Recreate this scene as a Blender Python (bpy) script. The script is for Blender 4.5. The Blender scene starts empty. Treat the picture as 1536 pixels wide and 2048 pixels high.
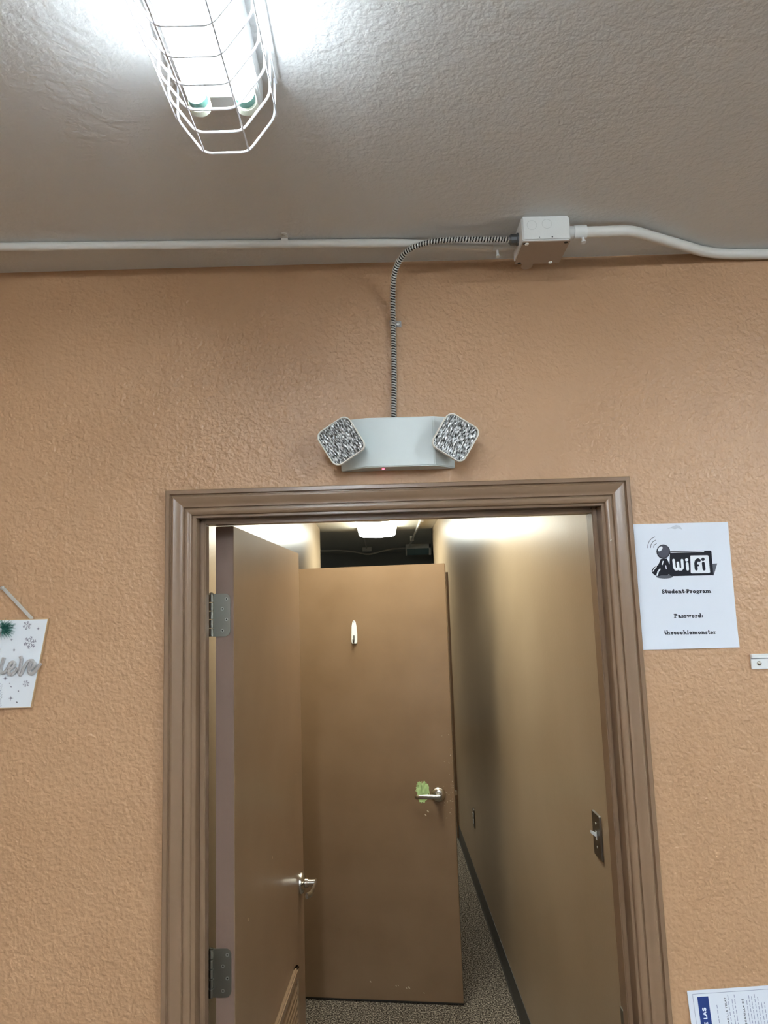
import bpy, bmesh, math, random
from mathutils import Vector, Matrix
random.seed(7)
sc = bpy.context.scene
COL = sc.collection
R = math.radians

# ------------------------------------------------------------------ camera, world, exposure
def make_camera():
    yaw, pitch, roll = 0.0094, 0.1339, -0.0322
    fwd = Vector((math.sin(yaw)*math.cos(pitch), math.cos(yaw)*math.cos(pitch), math.sin(pitch)))
    r = Vector((math.cos(yaw), -math.sin(yaw), 0)); u = r.cross(fwd)
    c, s = math.cos(roll), math.sin(roll)
    rr, uu = c*r+s*u, -s*r+c*u
    cam = bpy.data.cameras.new('camera'); o = bpy.data.objects.new('camera', cam); COL.objects.link(o)
    m = Matrix((rr, uu, -fwd)).transposed().to_4x4(); m.translation = (-0.0137, -1.5924, 1.8228)
    o.matrix_world = m
    cam.sensor_fit = 'VERTICAL'; cam.sensor_height = 36.0; cam.lens = 1419.35/2048*36.0
    cam.clip_start = 0.02
    sc.camera = o
make_camera()
w = bpy.data.worlds.new('world'); sc.world = w; w.use_nodes = True
w.node_tree.nodes['Background'].inputs[0].default_value = (0.8, 0.9, 1, 1)
w.node_tree.nodes['Background'].inputs[1].default_value = 0.02
sc.view_settings.view_transform = 'Standard'; sc.view_settings.look = 'None'
sc.view_settings.exposure = 1.53; sc.view_settings.gamma = 1.0
TUBE_POWER = 11.5       # tubes of the fixture in view
ROOM_POWER = 66.0       # tubes of the unseen fixtures, boosted to brighten the walls
# radiance of the fluorescent tubes in the room
LENS_POWER = 9.5        # radiance of the wraparound lenses in the corridor
TUBE_COLOR = (0.90, 1.02, 1.12)
sc.cycles.use_light_tree = False; sc.cycles.max_bounces = 4; sc.cycles.diffuse_bounces = 3; sc.cycles.adaptive_threshold = 0.02; sc.cycles.glossy_bounces = 3; sc.cycles.transmission_bounces = 2
sc.cycles.caustics_reflective = False; sc.cycles.caustics_refractive = False
LENS_COLOR = (1.0, 1.06, 0.97)

# ------------------------------------------------------------------ helpers
def lin(c):
    return tuple(((x/255)/12.92 if x/255 <= .04045 else ((x/255+.055)/1.055)**2.4) for x in c)
def mat(name, rgb, rough=.5, metal=0, bump=None, emit=None, spec=.5, ramp=None, coat=0):
    m = bpy.data.materials.new(name); m.use_nodes = True; nt = m.node_tree; N = nt.nodes; L = nt.links
    b = N['Principled BSDF']
    col = (*lin(rgb), 1)
    b.inputs['Base Color'].default_value = col; b.inputs['Roughness'].default_value = rough
    b.inputs['Metallic'].default_value = metal; b.inputs['Specular IOR Level'].default_value = spec
    b.inputs['Coat Weight'].default_value = coat
    tc = N.new('ShaderNodeTexCoord')
    if bump:
        prev = None
        for (scale, strength, dist, detail) in bump:
            n = N.new('ShaderNodeTexNoise'); n.inputs['Scale'].default_value = scale; n.inputs['Detail'].default_value = detail
            n.inputs['Distortion'].default_value = .35
            L.new(tc.outputs['Object'], n.inputs['Vector'])
            bp = N.new('ShaderNodeBump'); bp.inputs['Strength'].default_value = strength; bp.inputs['Distance'].default_value = dist
            L.new(n.outputs['Fac'], bp.inputs['Height'])
            if prev: L.new(prev.outputs[0], bp.inputs['Normal'])
            prev = bp
        L.new(prev.outputs[0], b.inputs['Normal'])
    if ramp:   # (scale, detail, [(pos, rgb)...])
        n = N.new('ShaderNodeTexNoise'); n.inputs['Scale'].default_value = ramp[0]; n.inputs['Detail'].default_value = ramp[1]
        L.new(tc.outputs['Object'], n.inputs['Vector'])
        cr = N.new('ShaderNodeValToRGB'); e = cr.color_ramp.elements
        while len(e) < len(ramp[2]): e.new(.5)
        for el, (p_, c_) in zip(e, ramp[2]): el.position = p_; el.color = (*lin(c_), 1)
        L.new(n.outputs['Fac'], cr.inputs[0]); L.new(cr.outputs[0], b.inputs['Base Color'])
    if emit:
        b.inputs['Emission Color'].default_value = (*emit[0], 1); b.inputs['Emission Strength'].default_value = emit[1]
    return m

M = {}
M['wall'] = mat('tan_wall_paint', (184, 145, 109), .40, bump=[(80, .45, .005, 1), (160, .5, .0022, 1)], ramp=(3.0, 3, [(.3, (179, 140, 104)), (.7, (188, 149, 113))]))
M['off_wall'] = mat('off_white_wall_paint', (216, 214, 208), .5)
M['ceiling'] = mat('ceiling_paint', (224, 224, 222), .6, bump=[(55, .4, .005, 2), (140, .45, .0025, 3)])
M['hall_wall'] = mat('hall_wall_paint', (158, 137, 110), .30, bump=[(90, .10, .002, 2), (1.6, .06, .05, 1)], ramp=(2.2, 3, [(.3, (152, 131, 104)), (.7, (163, 142, 115))]))
M['hall_ceiling'] = mat('hall_ceiling_paint', (205, 198, 180), .6, bump=[(120, .4, .002, 2)])
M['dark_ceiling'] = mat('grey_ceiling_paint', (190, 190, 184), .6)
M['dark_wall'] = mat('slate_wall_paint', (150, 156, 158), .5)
M['trim'] = mat('taupe_trim_paint', (129, 103, 80), .27, bump=[(60, .06, .001, 2)])
M['door'] = mat('brown_door_paint', (132, 106, 80), .30, bump=[(130, .06, .001, 2), (4, .05, .01, 2)], ramp=(5, 4, [(.3, (127, 101, 75)), (.7, (136, 110, 84))]))
M['door_edge'] = mat('mauve_brown_edge_paint', (122, 98, 84), .45)
M['louver'] = mat('louver_paint', (176, 150, 122), .3)
M['carpet'] = mat('speckled_carpet', (96, 86, 74), .95, bump=[(260, .9, .006, 2)], spec=.1, ramp=(150, 3, [(.38, (44, 38, 33)), (.5, (98, 88, 77)), (.62, (176, 164, 147))]))
M['vinyl'] = mat('grey_vinyl', (84, 76, 68), .9)
M['base'] = mat('dark_vinyl_base', (52, 50, 46), .45)
M['white_metal'] = mat('white_enamel', (226, 228, 226), .35)
M['white_wire'] = mat('white_coated_wire', (235, 236, 240), .4)
M['emt'] = mat('white_painted_conduit', (222, 219, 212), .38, bump=[(60, .08, .001, 2)])
M['box'] = mat('white_painted_steel', (228, 228, 224), .4)
M['cover'] = mat('shaded_cover_plate', (172, 154, 138), .45)  # darker than the white box; underside shade put into the colour
M['steel'] = mat('galvanised_steel', (190, 192, 194), .28, 1)
M['armor'] = mat('armoured_cable_steel', (214, 214, 210), .3, .55)
M['zinc'] = mat('dull_zinc', (120, 124, 128), .45, 1)
M['nickel'] = mat('satin_nickel', (196, 190, 180), .24, 1)
M['hinge'] = mat('brushed_hinge_steel', (150, 148, 138), .38, 1, bump=[(300, .05, .0005, 2)])
M['dark'] = mat('dark_hole', (14, 13, 12), .7)
M['plate'] = mat('bronze_plate', (104, 96, 86), .32, .85)
M['plastic'] = mat('white_plastic', (232, 233, 230), .35)
M['emerg'] = mat('off_white_thermoplastic', (214, 221, 219), .42)
M['rim'] = mat('warm_white_lens_rim', (238, 234, 222), .3)
def lens_mat(name, ang):  # ramp paints facet glints and dark reflections into the base colour
    m = mat(name, (200, 200, 200), .18, .25); nt = m.node_tree; N = nt.nodes; L = nt.links; bs = N['Principled BSDF']
    tc = N.new('ShaderNodeTexCoord'); mp = N.new('ShaderNodeMapping'); mp.inputs['Rotation'].default_value = (0, R(ang), 0)
    L.new(tc.outputs['Object'], mp.inputs['Vector'])
    m2 = N.new('ShaderNodeMapping'); m2.inputs['Scale'].default_value = (330, 1, 125); L.new(mp.outputs[0], m2.inputs['Vector'])
    n1 = N.new('ShaderNodeTexNoise'); n1.inputs['Scale'].default_value = 1; n1.inputs['Detail'].default_value = 2; L.new(m2.outputs[0], n1.inputs['Vector'])
    cr = N.new('ShaderNodeValToRGB'); cr.color_ramp.interpolation = 'LINEAR'; e = cr.color_ramp.elements
    e.new(.5); e.new(.56)
    for el, (p_, c_) in zip(e, ((.37, (40, 40, 40)), (.46, (120, 120, 117)), (.53, (178, 180, 180)), (.62, (246, 247, 246)))): el.position = p_; el.color = (*lin(c_), 1)
    L.new(n1.outputs['Fac'], cr.inputs[0]); L.new(cr.outputs[0], bs.inputs['Base Color'])
    return m
M['lens_l'] = lens_mat('painted_glint_lens', 30.5); M['lens_r'] = lens_mat('painted_glint_lens_mirrored', -31.5)
M['led'] = mat('red_indicator', (230, 40, 60), .3, emit=((1, .08, .12), 2.2))
M['tube'] = mat('lit_tube', (255, 255, 255), .4, emit=(TUBE_COLOR, TUBE_POWER))
M['room_tube'] = mat('bright_lit_tube', (255, 255, 255), .4, emit=(TUBE_COLOR, ROOM_POWER))
M['tube_end'] = mat('green_tube_band', (92, 132, 120), .4)
M['socket'] = mat('ivory_socket', (214, 216, 196), .5)
M['wrap'] = mat('lit_acrylic_lens', (255, 250, 238), .4, emit=(LENS_COLOR, LENS_POWER))
M['hall_metal'] = mat('fixture_end_plate', (216, 206, 186), .4)
M['paper'] = mat('printer_paper', (224, 228, 236), .85, spec=.2)
M['ink_k'] = mat('black_print', (34, 34, 42), .8, spec=.2)
M['ink_d'] = mat('charcoal_print', (48, 48, 56), .8, spec=.2)
M['ink_e'] = mat('mid_grey_print', (80, 80, 90), .8, spec=.2)
M['ink_g'] = mat('grey_print', (92, 94, 102), .8, spec=.2)
M['ink_w'] = mat('bare_paper_print', (236, 239, 244), .85, spec=.2)
M['ink_p'] = mat('pale_grey_print', (150, 156, 176), .8, spec=.2)
M['ink_s'] = mat('smudge_print', (190, 194, 204), .8, spec=.2)
M['navy'] = mat('navy_print', (38, 58, 116), .7, spec=.2)
M['tape_mark'] = mat('creased_tape', (196, 200, 208), .3)
M['board'] = mat('white_painted_board', (226, 230, 234), .5)
M['board_edge'] = mat('raw_board_edge', (200, 168, 128), .7)
M['ribbon'] = mat('silver_ribbon', (206, 206, 202), .35, .3, bump=[(700, .5, .001, 2)])
M['glitter'] = mat('silver_glitter', (226, 222, 220), .35, .45, bump=[(900, 1.0, .003, 1)])
M['silver_ink'] = mat('silver_ink', (142, 140, 152), .45, .2)
M['pine'] = mat('pine_needles', (52, 112, 100), .55)
M['frost'] = mat('frosted_petal', (214, 214, 216), .3, .3)
M['chip'] = mat('exposed_green_paint', (206, 236, 164), .6)
M['chip_w'] = mat('exposed_primer', (214, 200, 176), .6)
M['grey_hook'] = mat('grey_metal_hook', (110, 108, 104), .35, .6)
M['cool_off'] = mat('unlit_lens', (120, 148, 156), .25)
M['screw'] = mat('screw_head', (205, 205, 200), .3, .9)

ORG = {}
def root(name, loc, rz=0):
    o = bpy.data.objects.new(name, None); COL.objects.link(o); o.location = loc; o.rotation_euler = (0, 0, rz)
    o.empty_display_size = .05
    ORG[o.name] = Vector(loc) if rz == 0 else Vector((0, 0, 0))
    return o
def tag(o, label=None, cat=None, group=None, kind=None):
    if label: o['label'] = label
    if cat: o['category'] = cat
    if group: o['group'] = group
    if kind: o['kind'] = kind
    return o
def fillet(pts, r, n=4):
    out = [Vector(pts[0])]
    for i in range(1, len(pts)-1):
        p, a, b = Vector(pts[i]), Vector(pts[i-1]), Vector(pts[i+1])
        da, db = (a-p), (b-p); la, lb = da.length, db.length
        rr = min(r, la*.48, lb*.48); A, B = p+da/la*rr, p+db/lb*rr
        for k in range(n+1):
            t = k/n; out.append(A*(1-t)**2 + p*2*t*(1-t) + B*t*t)
    out.append(Vector(pts[-1])); return out
def dense(pts, step):
    out = []
    for a, b in zip(pts[:-1], pts[1:]):
        n = max(1, int(round((b-a).length/step)))
        for k in range(n): out.append(a.lerp(b, k/n))
    out.append(pts[-1]); return out
class MB:
    def __init__(s): s.v = []; s.f = []
    def add(s, vs, fs):
        b = len(s.v); s.v += [Vector(x) for x in vs]; s.f += [tuple(b+i for i in f) for f in fs]; return s
    def box(s, x0, x1, y0, y1, z0, z1):
        return s.add([(x0,y0,z0),(x1,y0,z0),(x1,y1,z0),(x0,y1,z0),(x0,y0,z1),(x1,y0,z1),(x1,y1,z1),(x0,y1,z1)],
                     [(0,3,2,1),(4,5,6,7),(0,1,5,4),(1,2,6,5),(2,3,7,6),(3,0,4,7)])
    def prism(s, poly, f0, f1):
        """poly: 2D points; f0/f1 map (a,b) -> 3D for the two ends"""
        n = len(poly)
        return s.add([f0(*q) for q in poly]+[f1(*q) for q in poly],
                     [tuple(range(n))[::-1], tuple(range(n, 2*n))]+[(i, (i+1) % n, n+(i+1) % n, n+i) for i in range(n)])
    def face(s, poly): return s.add(poly, [tuple(range(len(poly)))])
    def tube(s, path, r, seg=10, caps=True, rfun=None):
        path = [Vector(q) for q in path]; n = len(path); vs = []; fs = []
        t0 = (path[1]-path[0]).normalized(); ref = Vector((0,0,1)) if abs(t0.z) < .9 else Vector((1,0,0))
        nrm = (ref - t0*ref.dot(t0)).normalized(); L = 0
        for i, q in enumerate(path):
            t = (path[min(i+1, n-1)]-path[max(i-1, 0)]).normalized()
            nrm = (nrm - t*nrm.dot(t)).normalized(); bn = t.cross(nrm)
            if i: L += (q-path[i-1]).length
            for k in range(seg):
                a = 2*math.pi*k/seg; rr = rfun(L, a) if rfun else r
                vs.append(q + (nrm*math.cos(a)+bn*math.sin(a))*rr)
        for i in range(n-1):
            for k in range(seg):
                k2 = (k+1) % seg; fs.append((i*seg+k, i*seg+k2, (i+1)*seg+k2, (i+1)*seg+k))
        if caps: fs += [tuple(range(seg))[::-1], tuple((n-1)*seg+k for k in range(seg))]
        return s.add(vs, fs)
    def cyl(s, a, b, r, seg=14): return s.tube([a, b], r, seg)
    def lathe(s, c, ax, prof, seg=18):
        """prof: (radius, height along ax)"""
        c, ax = Vector(c), Vector(ax).normalized(); ref = Vector((0,0,1)) if abs(ax.z) < .9 else Vector((1,0,0))
        u = (ref-ax*ref.dot(ax)).normalized(); v = ax.cross(u); vs = []; fs = []; n = len(prof)
        for (r, h) in prof:
            for k in range(seg):
                a = 2*math.pi*k/seg; vs.append(c+ax*h+(u*math.cos(a)+v*math.sin(a))*r)
        for i in range(n-1):
            for k in range(seg):
                k2 = (k+1) % seg; fs.append((i*seg+k, i*seg+k2, (i+1)*seg+k2, (i+1)*seg+k))
        fs += [tuple(range(seg))[::-1], tuple((n-1)*seg+k for k in range(seg))]
        return s.add(vs, fs)
    def stroke(s, pts, wd, P, lay=0, round_=True):
        """flat ribbon; P maps (a,b,layer)->3D; successive pieces sit a hair apart"""
        for (a, b) in zip(pts[:-1], pts[1:]):
            d = Vector((b[0]-a[0], b[1]-a[1])); l = d.length
            if l < 1e-9: continue
            n = Vector((-d.y, d.x))/l*wd/2; s.k = (getattr(s, 'k', 0)+1) % 20; lay_ = lay+s.k*.04
            s.face([P(a[0]-n.x, a[1]-n.y, lay_), P(b[0]-n.x, b[1]-n.y, lay_), P(b[0]+n.x, b[1]+n.y, lay_), P(a[0]+n.x, a[1]+n.y, lay_)])
        if round_:
            for q in pts:
                s.k = (getattr(s, 'k', 0)+1) % 20
                s.face([P(q[0]+wd/2*math.cos(t*math.pi/5), q[1]+wd/2*math.sin(t*math.pi/5), lay+s.k*.04) for t in range(10)])
        return s
    def build(s, name, m, parent=None, bevel=0, seg=2, local=False, ang=38, fix=True):
        bm = bmesh.new(); vs = [bm.verts.new(q) for q in s.v]
        for f in s.f:
            try: bm.faces.new([vs[i] for i in f])
            except ValueError: pass
        if fix: bmesh.ops.recalc_face_normals(bm, faces=bm.faces)
        if bevel:
            es = [e for e in bm.edges if len(e.link_faces) == 2 and e.calc_face_angle(0) > R(35)]
            bmesh.ops.bevel(bm, geom=es, offset=bevel, segments=seg, affect='EDGES', clamp_overlap=True)
        for f in bm.faces: f.smooth = True
        for e in bm.edges:
            if len(e.link_faces) != 2 or e.calc_face_angle(0) > R(ang): e.smooth = False
        if parent is None:
            xs = [v.co for v in bm.verts]
            c = Vector(((min(q.x for q in xs)+max(q.x for q in xs))/2, (min(q.y for q in xs)+max(q.y for q in xs))/2, min(q.z for q in xs)))
        else: c = ORG.get(parent.name, Vector((0,0,0)))
        if not (parent is not None and local):
            for v in bm.verts: v.co -= c
        me = bpy.data.meshes.new(name); bm.to_mesh(me); bm.free(); me.materials.append(M[m] if isinstance(m, str) else m)
        o = bpy.data.objects.new(name, me); COL.objects.link(o)
        if parent is None: o.location = c
        else: o.parent = parent
        ORG[o.name] = c
        return o
def copy_tree(o, parent=None):
    c = o.copy(); COL.objects.link(c); c.parent = parent
    for ch in list(o.children): copy_tree(ch, c)
    return c
def rrect(w, h, r, n=5):
    out = []
    for cx, cy, a0 in ((w/2-r, h/2-r, 0), (-w/2+r, h/2-r, 90), (-w/2+r, -h/2+r, 180), (w/2-r, -h/2+r, 270)):
        for k in range(n+1):
            a = R(a0+90*k/n); out.append((cx+r*math.cos(a), cy+r*math.sin(a)))
    return out

# ------------------------------------------------------------------ dimensions
ZC = 2.6358
XR, XL = 0.555, -0.605
YE = 5.87                     # end of the lit corridor
OL, OR_, OT = -0.4225, 0.4947, 2.0368   # jamb faces, head jamb underside
WT = 0.118                    # wall thickness

def struct(o, label, cat): return tag(o, label, cat, kind='structure')

# ------------------------------------------------------------------ the room
b = MB(); b.box(-2.6, OL-.021, 0, WT, 0, ZC); b.box(OR_+.021, 3.4, 0, WT, 0, ZC); b.box(OL-.021, OR_+.021, 0, WT, OT+.021, ZC)
struct(b.build('wall_back', 'wall'), 'tan orange-peel textured wall around the doorway', 'wall')
struct(MB().box(-2.7, -2.6, -5.5, WT, 0, ZC).build('wall_left', 'wall'), 'tan side wall of the room to the left', 'wall')
struct(MB().box(3.4, 3.5, -5.5, WT, 0, ZC).build('wall_right', 'off_wall'), 'off-white side wall of the room to the right', 'wall')
struct(MB().box(-2.7, 3.5, -5.6, -5.5, 0, ZC).build('wall_front', 'off_wall'), 'off-white wall of the room behind the viewer', 'wall')
struct(MB().box(-2.7, 3.5, -5.6, 0.0, -.1, 0).build('floor', 'vinyl'), 'dark floor of the near room', 'floor')
struct(MB().box(-2.7, 3.5, -5.6, WT, ZC, ZC+.1).build('ceiling', 'ceiling'), 'off-white knockdown textured ceiling of the near room', 'ceiling')

# ------------------------------------------------------------------ the corridor behind the doorway
b = MB(); b.box(XL-.1, XL, WT, 2.075, 0, ZC); b.box(XL-.1, XL, 2.99, 5.60, 0, ZC); b.box(XL-.1, XL, 2.075, 2.99, 2.04, ZC)
struct(b.build('wall_corridor_left', 'hall_wall'), 'semi-gloss tan corridor wall on the left beyond the open doors', 'wall')
b = MB(); b.box(XR, XR+.1, WT, 4.36, 0, ZC); b.box(XR, XR+.1, 5.27, YE, 0, ZC); b.box(XR, XR+.1, 4.36, 5.27, 2.04, ZC)
struct(b.build('wall_corridor_right', 'hall_wall'), 'glossy tan corridor wall on the right with a light switch', 'wall')
struct(MB().box(-2.2, 1.8, 0.0, 9.6, -.1, 0).build('floor_corridor', 'carpet'), 'brown speckled carpet on the corridor floor', 'floor')
struct(MB().box(XL-.1, XR+.1, WT, YE, ZC, ZC+.1).build('ceiling_corridor', 'hall_ceiling'), 'cream ceiling of the lit corridor', 'ceiling')
# dark end of the building
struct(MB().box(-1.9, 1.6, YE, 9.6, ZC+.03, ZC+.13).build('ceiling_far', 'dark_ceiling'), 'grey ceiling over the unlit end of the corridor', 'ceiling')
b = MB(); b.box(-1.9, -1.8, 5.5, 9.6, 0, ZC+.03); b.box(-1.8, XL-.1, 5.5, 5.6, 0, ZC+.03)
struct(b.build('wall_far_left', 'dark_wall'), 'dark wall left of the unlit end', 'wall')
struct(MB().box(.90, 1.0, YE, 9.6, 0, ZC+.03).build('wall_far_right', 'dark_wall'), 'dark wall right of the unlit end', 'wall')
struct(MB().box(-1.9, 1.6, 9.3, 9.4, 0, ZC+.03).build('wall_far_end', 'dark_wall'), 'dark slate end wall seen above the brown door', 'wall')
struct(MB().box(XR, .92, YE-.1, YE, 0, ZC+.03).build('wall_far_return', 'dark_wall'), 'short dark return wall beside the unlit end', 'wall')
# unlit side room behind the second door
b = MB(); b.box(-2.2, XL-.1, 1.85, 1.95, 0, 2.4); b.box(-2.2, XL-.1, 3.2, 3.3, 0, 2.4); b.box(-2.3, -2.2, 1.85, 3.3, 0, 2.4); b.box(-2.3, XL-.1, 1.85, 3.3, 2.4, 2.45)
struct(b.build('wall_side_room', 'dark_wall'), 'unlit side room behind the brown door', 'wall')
# cove base along the right wall
prof = [(0, 0), (.012, 0), (.006, .006), (.0035, .012), (.0035, .096), (.002, .1), (0, .1)]
b = MB()
for y0, y1 in ((WT+.0, 4.305), (5.325, YE)):
    b.prism(prof, lambda a, z, y0=y0: (XR-a, y0, z), lambda a, z, y1=y1: (XR-a, y1, z))
struct(b.build('baseboard_right', 'base'), 'dark vinyl cove base along the right corridor wall', 'baseboard')
b = MB()
for y0, y1 in ((WT, 2.02), (3.05, 5.6)):
    b.prism(prof, lambda a, z, y0=y0: (XL+a, y0, z), lambda a, z, y1=y1: (XL+a, y1, z))
struct(b.build('baseboard_left', 'base'), 'dark vinyl cove base along the left corridor wall', 'baseboard')

# ------------------------------------------------------------------ door frame
PROF = [(0,0),(0,.0165),(.0015,.018),(.0095,.018),(.0112,.0125),(.0125,.0125),(.0142,.0152),(.018,.0162),(.024,.0150),(.030,.0125),(.035,.0112),
        (.0392,.0112),(.0405,.0070),(.0418,.0070),(.0432,.0098),(.047,.0100),(.052,.0088),(.0555,.0066),(.057,.004),(.057,0)]
def casing_set(name, xl, xr, zt, T, parent, mt='trim'):
    """T maps (x, h, z) -> world; h is the distance off the wall"""
    n = len(PROF)
    def sweep(f0, f1):
        b = MB(); b.add([f0(u, h) for u, h in PROF]+[f1(u, h) for u, h in PROF],
              [tuple(range(n))[::-1], tuple(range(n, 2*n))]+[(i, i+1, n+i+1, n+i) for i in range(n-1)]); return b.build('casing', mt, parent, ang=20)
    sweep(lambda u, h: T(xl+u, h, 0), lambda u, h: T(xl+u, h, zt-u))
    sweep(lambda u, h: T(xr-u, h, 0), lambda u, h: T(xr-u, h, zt-u))
    sweep(lambda u, h: T(xl+u, h, zt-u), lambda u, h: T(xr-u, h, zt-u))
t1 = struct(root('trim_1', (.035, 0, 0)), 'taupe colonial door frame with mitred casing around the open doorway', 'door frame')
casing_set('casing', -.4882, .5582, 2.0990, lambda x, h, z: (x, -h, z), t1)
MB().box(OL-.02, OL, -.001, WT+.002, 0, OT).build('jamb', 'trim', t1, bevel=.0012)
MB().box(OR_, OR_+.02, -.001, WT+.002, 0, OT).build('jamb', 'trim', t1, bevel=.0012)
MB().box(OL-.02, OR_+.02, -.001, WT+.002, OT, OT+.02).build('jamb', 'trim', t1, bevel=.0012)
MB().box(OL, OL+.0115, .036, .070, 0, OT).build('door_stop', 'trim', t1, bevel=.002)
MB().box(OR_-.0115, OR_, .036, .070, 0, OT).build('door_stop', 'trim', t1, bevel=.002)
MB().box(OL+.0115, OR_-.0115, .036, .070, OT-.0115, OT).build('door_stop', 'trim', t1, bevel=.002)
sp = MB().box(OR_-.0015, OR_+.0005, .078, WT+.004, .835, .925).build('strike_plate', 'hinge', t1)
for (px, pz, dx) in ((.5308, 1.983, 0), (.5045, 1.955, 0), (.5318, 2.005, 0)):
    MB().face([(px, -.0135, pz), (px+.0022, -.0137, pz-.0012), (px+.004, -.0137, pz+.003), (px+.0022, -.0136, pz+.0042)]).build('paint_chip', 'chip_w', t1)

# ------------------------------------------------------------------ doors
def lever(door, x, z, side, dirx, y, length=.108):
    """side -1: toward local -y"""
    b = MB(); n = Vector((0, side, 0)); c = Vector((x, y, z))
    b.tube([c, c+n*.026], .0145, 14, rfun=None)
    b.tube([c+n*.02, c+n*.05], .0115, 14)
    pth = [c+n*.050+Vector((-dirx*.012, 0, 0)), c+n*.052+Vector((dirx*.01, 0, 0)), c+n*.053+Vector((dirx*.05, 0, .001)), c+n*.050+Vector((dirx*(length-.012), 0, -.001)), c+n*.038+Vector((dirx*length, 0, -.002))]
    pth = dense(fillet(pth, .02, 5), .01)
    vs = []; fs = []
    for q in pth:     # flattened bar section
        for k in range(8):
            a = 2*math.pi*k/8; vs.append(q+Vector((0, math.cos(a)*.0048, math.sin(a)*.0098)))
    for i in range(len(pth)-1):
        for k in range(8): fs.append((i*8+k, i*8+(k+1) % 8, (i+1)*8+(k+1) % 8, (i+1)*8+k))
    fs += [tuple(range(8)), tuple((len(pth)-1)*8+k for k in range(8))]
    b.add(vs, fs)
    h = b.build('lever_handle', 'nickel', door, local=True)
    tag(h, 'satin nickel lever handle')
    MB().lathe(c, n, [(.0345, 0), (.0345, .005), (.031, .010), (.022, .0145), (.015, .016)], 28).build('rose', 'nickel', h, local=True)
    return h
def hinge(door, zc, thick):
    h = .1016; b = MB()
    b.prism([(a+.0275, c) for a, c in [(-.0195, -h/2), (.0095, -h/2)][:0]] or
            [(.050, -h/2), (.050, h/2)] + [(.0205-.0125*math.sin(R(t)), h/2-.0155+.0155*math.cos(R(t))) for t in range(0, 91, 15)]
            + [(.0205-.0125*math.cos(R(t)), -h/2+.0155-.0155*math.sin(R(t))) for t in range(0, 91, 15)],
            lambda a, c: (-.0028, a, zc+c), lambda a, c: (-.0002, a, zc+c))
    pl = b.build('hinge', 'hinge', door, local=True); tag(pl, 'brushed steel butt hinge')
    kl = h/5
    for i in range(5):
        z0 = zc-h/2+i*kl
        MB().lathe((-.004, .0535, z0+.0006), (0, 0, 1), [(.0052, 0), (.0060, .0008), (.0060, kl-.002), (.0052, kl-.0012)], 14).build('knuckle', 'hinge', pl, local=True)
    MB().lathe((-.004, .0535, zc+h/2), (0, 0, 1), [(.0048, 0), (.0052, .002), (.003, .0035)], 12).build('pin_tip', 'hinge', pl, local=True)
    for (a, c) in ((.017, .038), (.027, .0145), (.017, -.011), (.027, -.037)):
        MB().lathe((-.0026, a, zc+c), (-1, 0, 0), [(.0040, 0), (.0040, .0004), (.0022, .0004), (.0016, -.0006)], 12).build('screw', 'screw', pl, local=True)
        MB().lathe((-.0030, a, zc+c), (-1, 0, 0), [(.0016, 0), (.0014, .0003)], 8).build('screw_recess', 'dark', pl, local=True)

DW, DT = .9104, .0445
d1 = struct(root('door_1', (-.3655, .129, 0), 1.5105), 'brown painted door standing open on the left, with vent louver and hinges', 'door')
MB().box(0, DW, 0, DT, .012, 2.032).build('slab', 'door', d1, bevel=.0015, local=True)
MB().box(-.0004, .0003, .0012, DT-.0012, .014, 2.030).build('hinge_edge', 'door_edge', d1, local=True)
for zc_ in (1.8178, 1.021, .22): hinge(d1, zc_, DT)
lever(d1, .850, .902, -1, -1, 0); lever(d1, .850, .902, 1, -1, DT)
lv = MB()
LX0, LX1, LZ0, LZ1 = .18, .728, .20, .700
fr = [(0, 0), (.016, 0), (.030, .006), (.030, .0)]
for (x0, x1, z0, z1) in ((LX0, LX1, LZ1-.028, LZ1), (LX0, LX1, LZ0, LZ0+.028), (LX0, LX0+.028, LZ0, LZ1), (LX1-.028, LX1, LZ0, LZ1)):
    lv.box(x0, x1, -.014, 0, z0, z1)
lo = lv.build('louver_frame', 'door', d1, bevel=.004, local=True); tag(lo, 'raised brown vent louver frame low on the door')
MB().box(LX0+.02, LX1-.02, -.0012, 0, LZ0+.02, LZ1-.02).build('vent_opening', 'dark', lo, local=True)
z = LZ1-.045
while z > LZ0+.04:
    MB().prism([(-.0125, z-.012), (-.011, z-.0135), (-.0002, z+.004), (-.0002, z+.0065)], lambda a, c: (LX0+.028, a, c), lambda a, c: (LX1-.028, a, c)).build('slat', 'door', lo, local=True)
    z -= .0225
for (x, zz) in ((.40, 1.13), (.80, .99), (.79, 1.27), (.12, 1.08)):
    MB().face([(x, -.0004, zz), (x+.006, -.0004, zz-.002), (x+.007, -.0004, zz+.004), (x+.002, -.0004, zz+.006)]).build('paint_chip', 'chip_w', d1, local=True)

A2 = .1418; W2 = .905
d2 = struct(root('door_2', (.3121-W2*math.cos(A2), 1.9349+W2*math.sin(A2), 0), -A2), 'brown flush door standing across the corridor with scraped green patch', 'door')
MB().box(0, W2, 0, DT, .012, 2.032).build('slab', 'door', d2, bevel=.0015, local=True)
MB().box(.0, W2, .004, DT-.004, .003, .013).build('door_sweep', 'base', d2, local=True)
lever(d2, W2-.077, .931, -1, -1, 0); lever(d2, W2-.077, .931, 1, -1, DT)
MB().box(W2-.0005, W2+.0012, .008, DT-.008, .90, .962).build('latch_plate', 'hinge', d2, local=True, bevel=.0004)
MB().prism([(0, 0), (.011, .004), (.011, .012), (0, .014)], lambda a, c: (W2+a, .014+c, .922), lambda a, c: (W2+a, .014+c, .942)).build('latch_bolt', 'nickel', d2, local=True)
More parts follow.
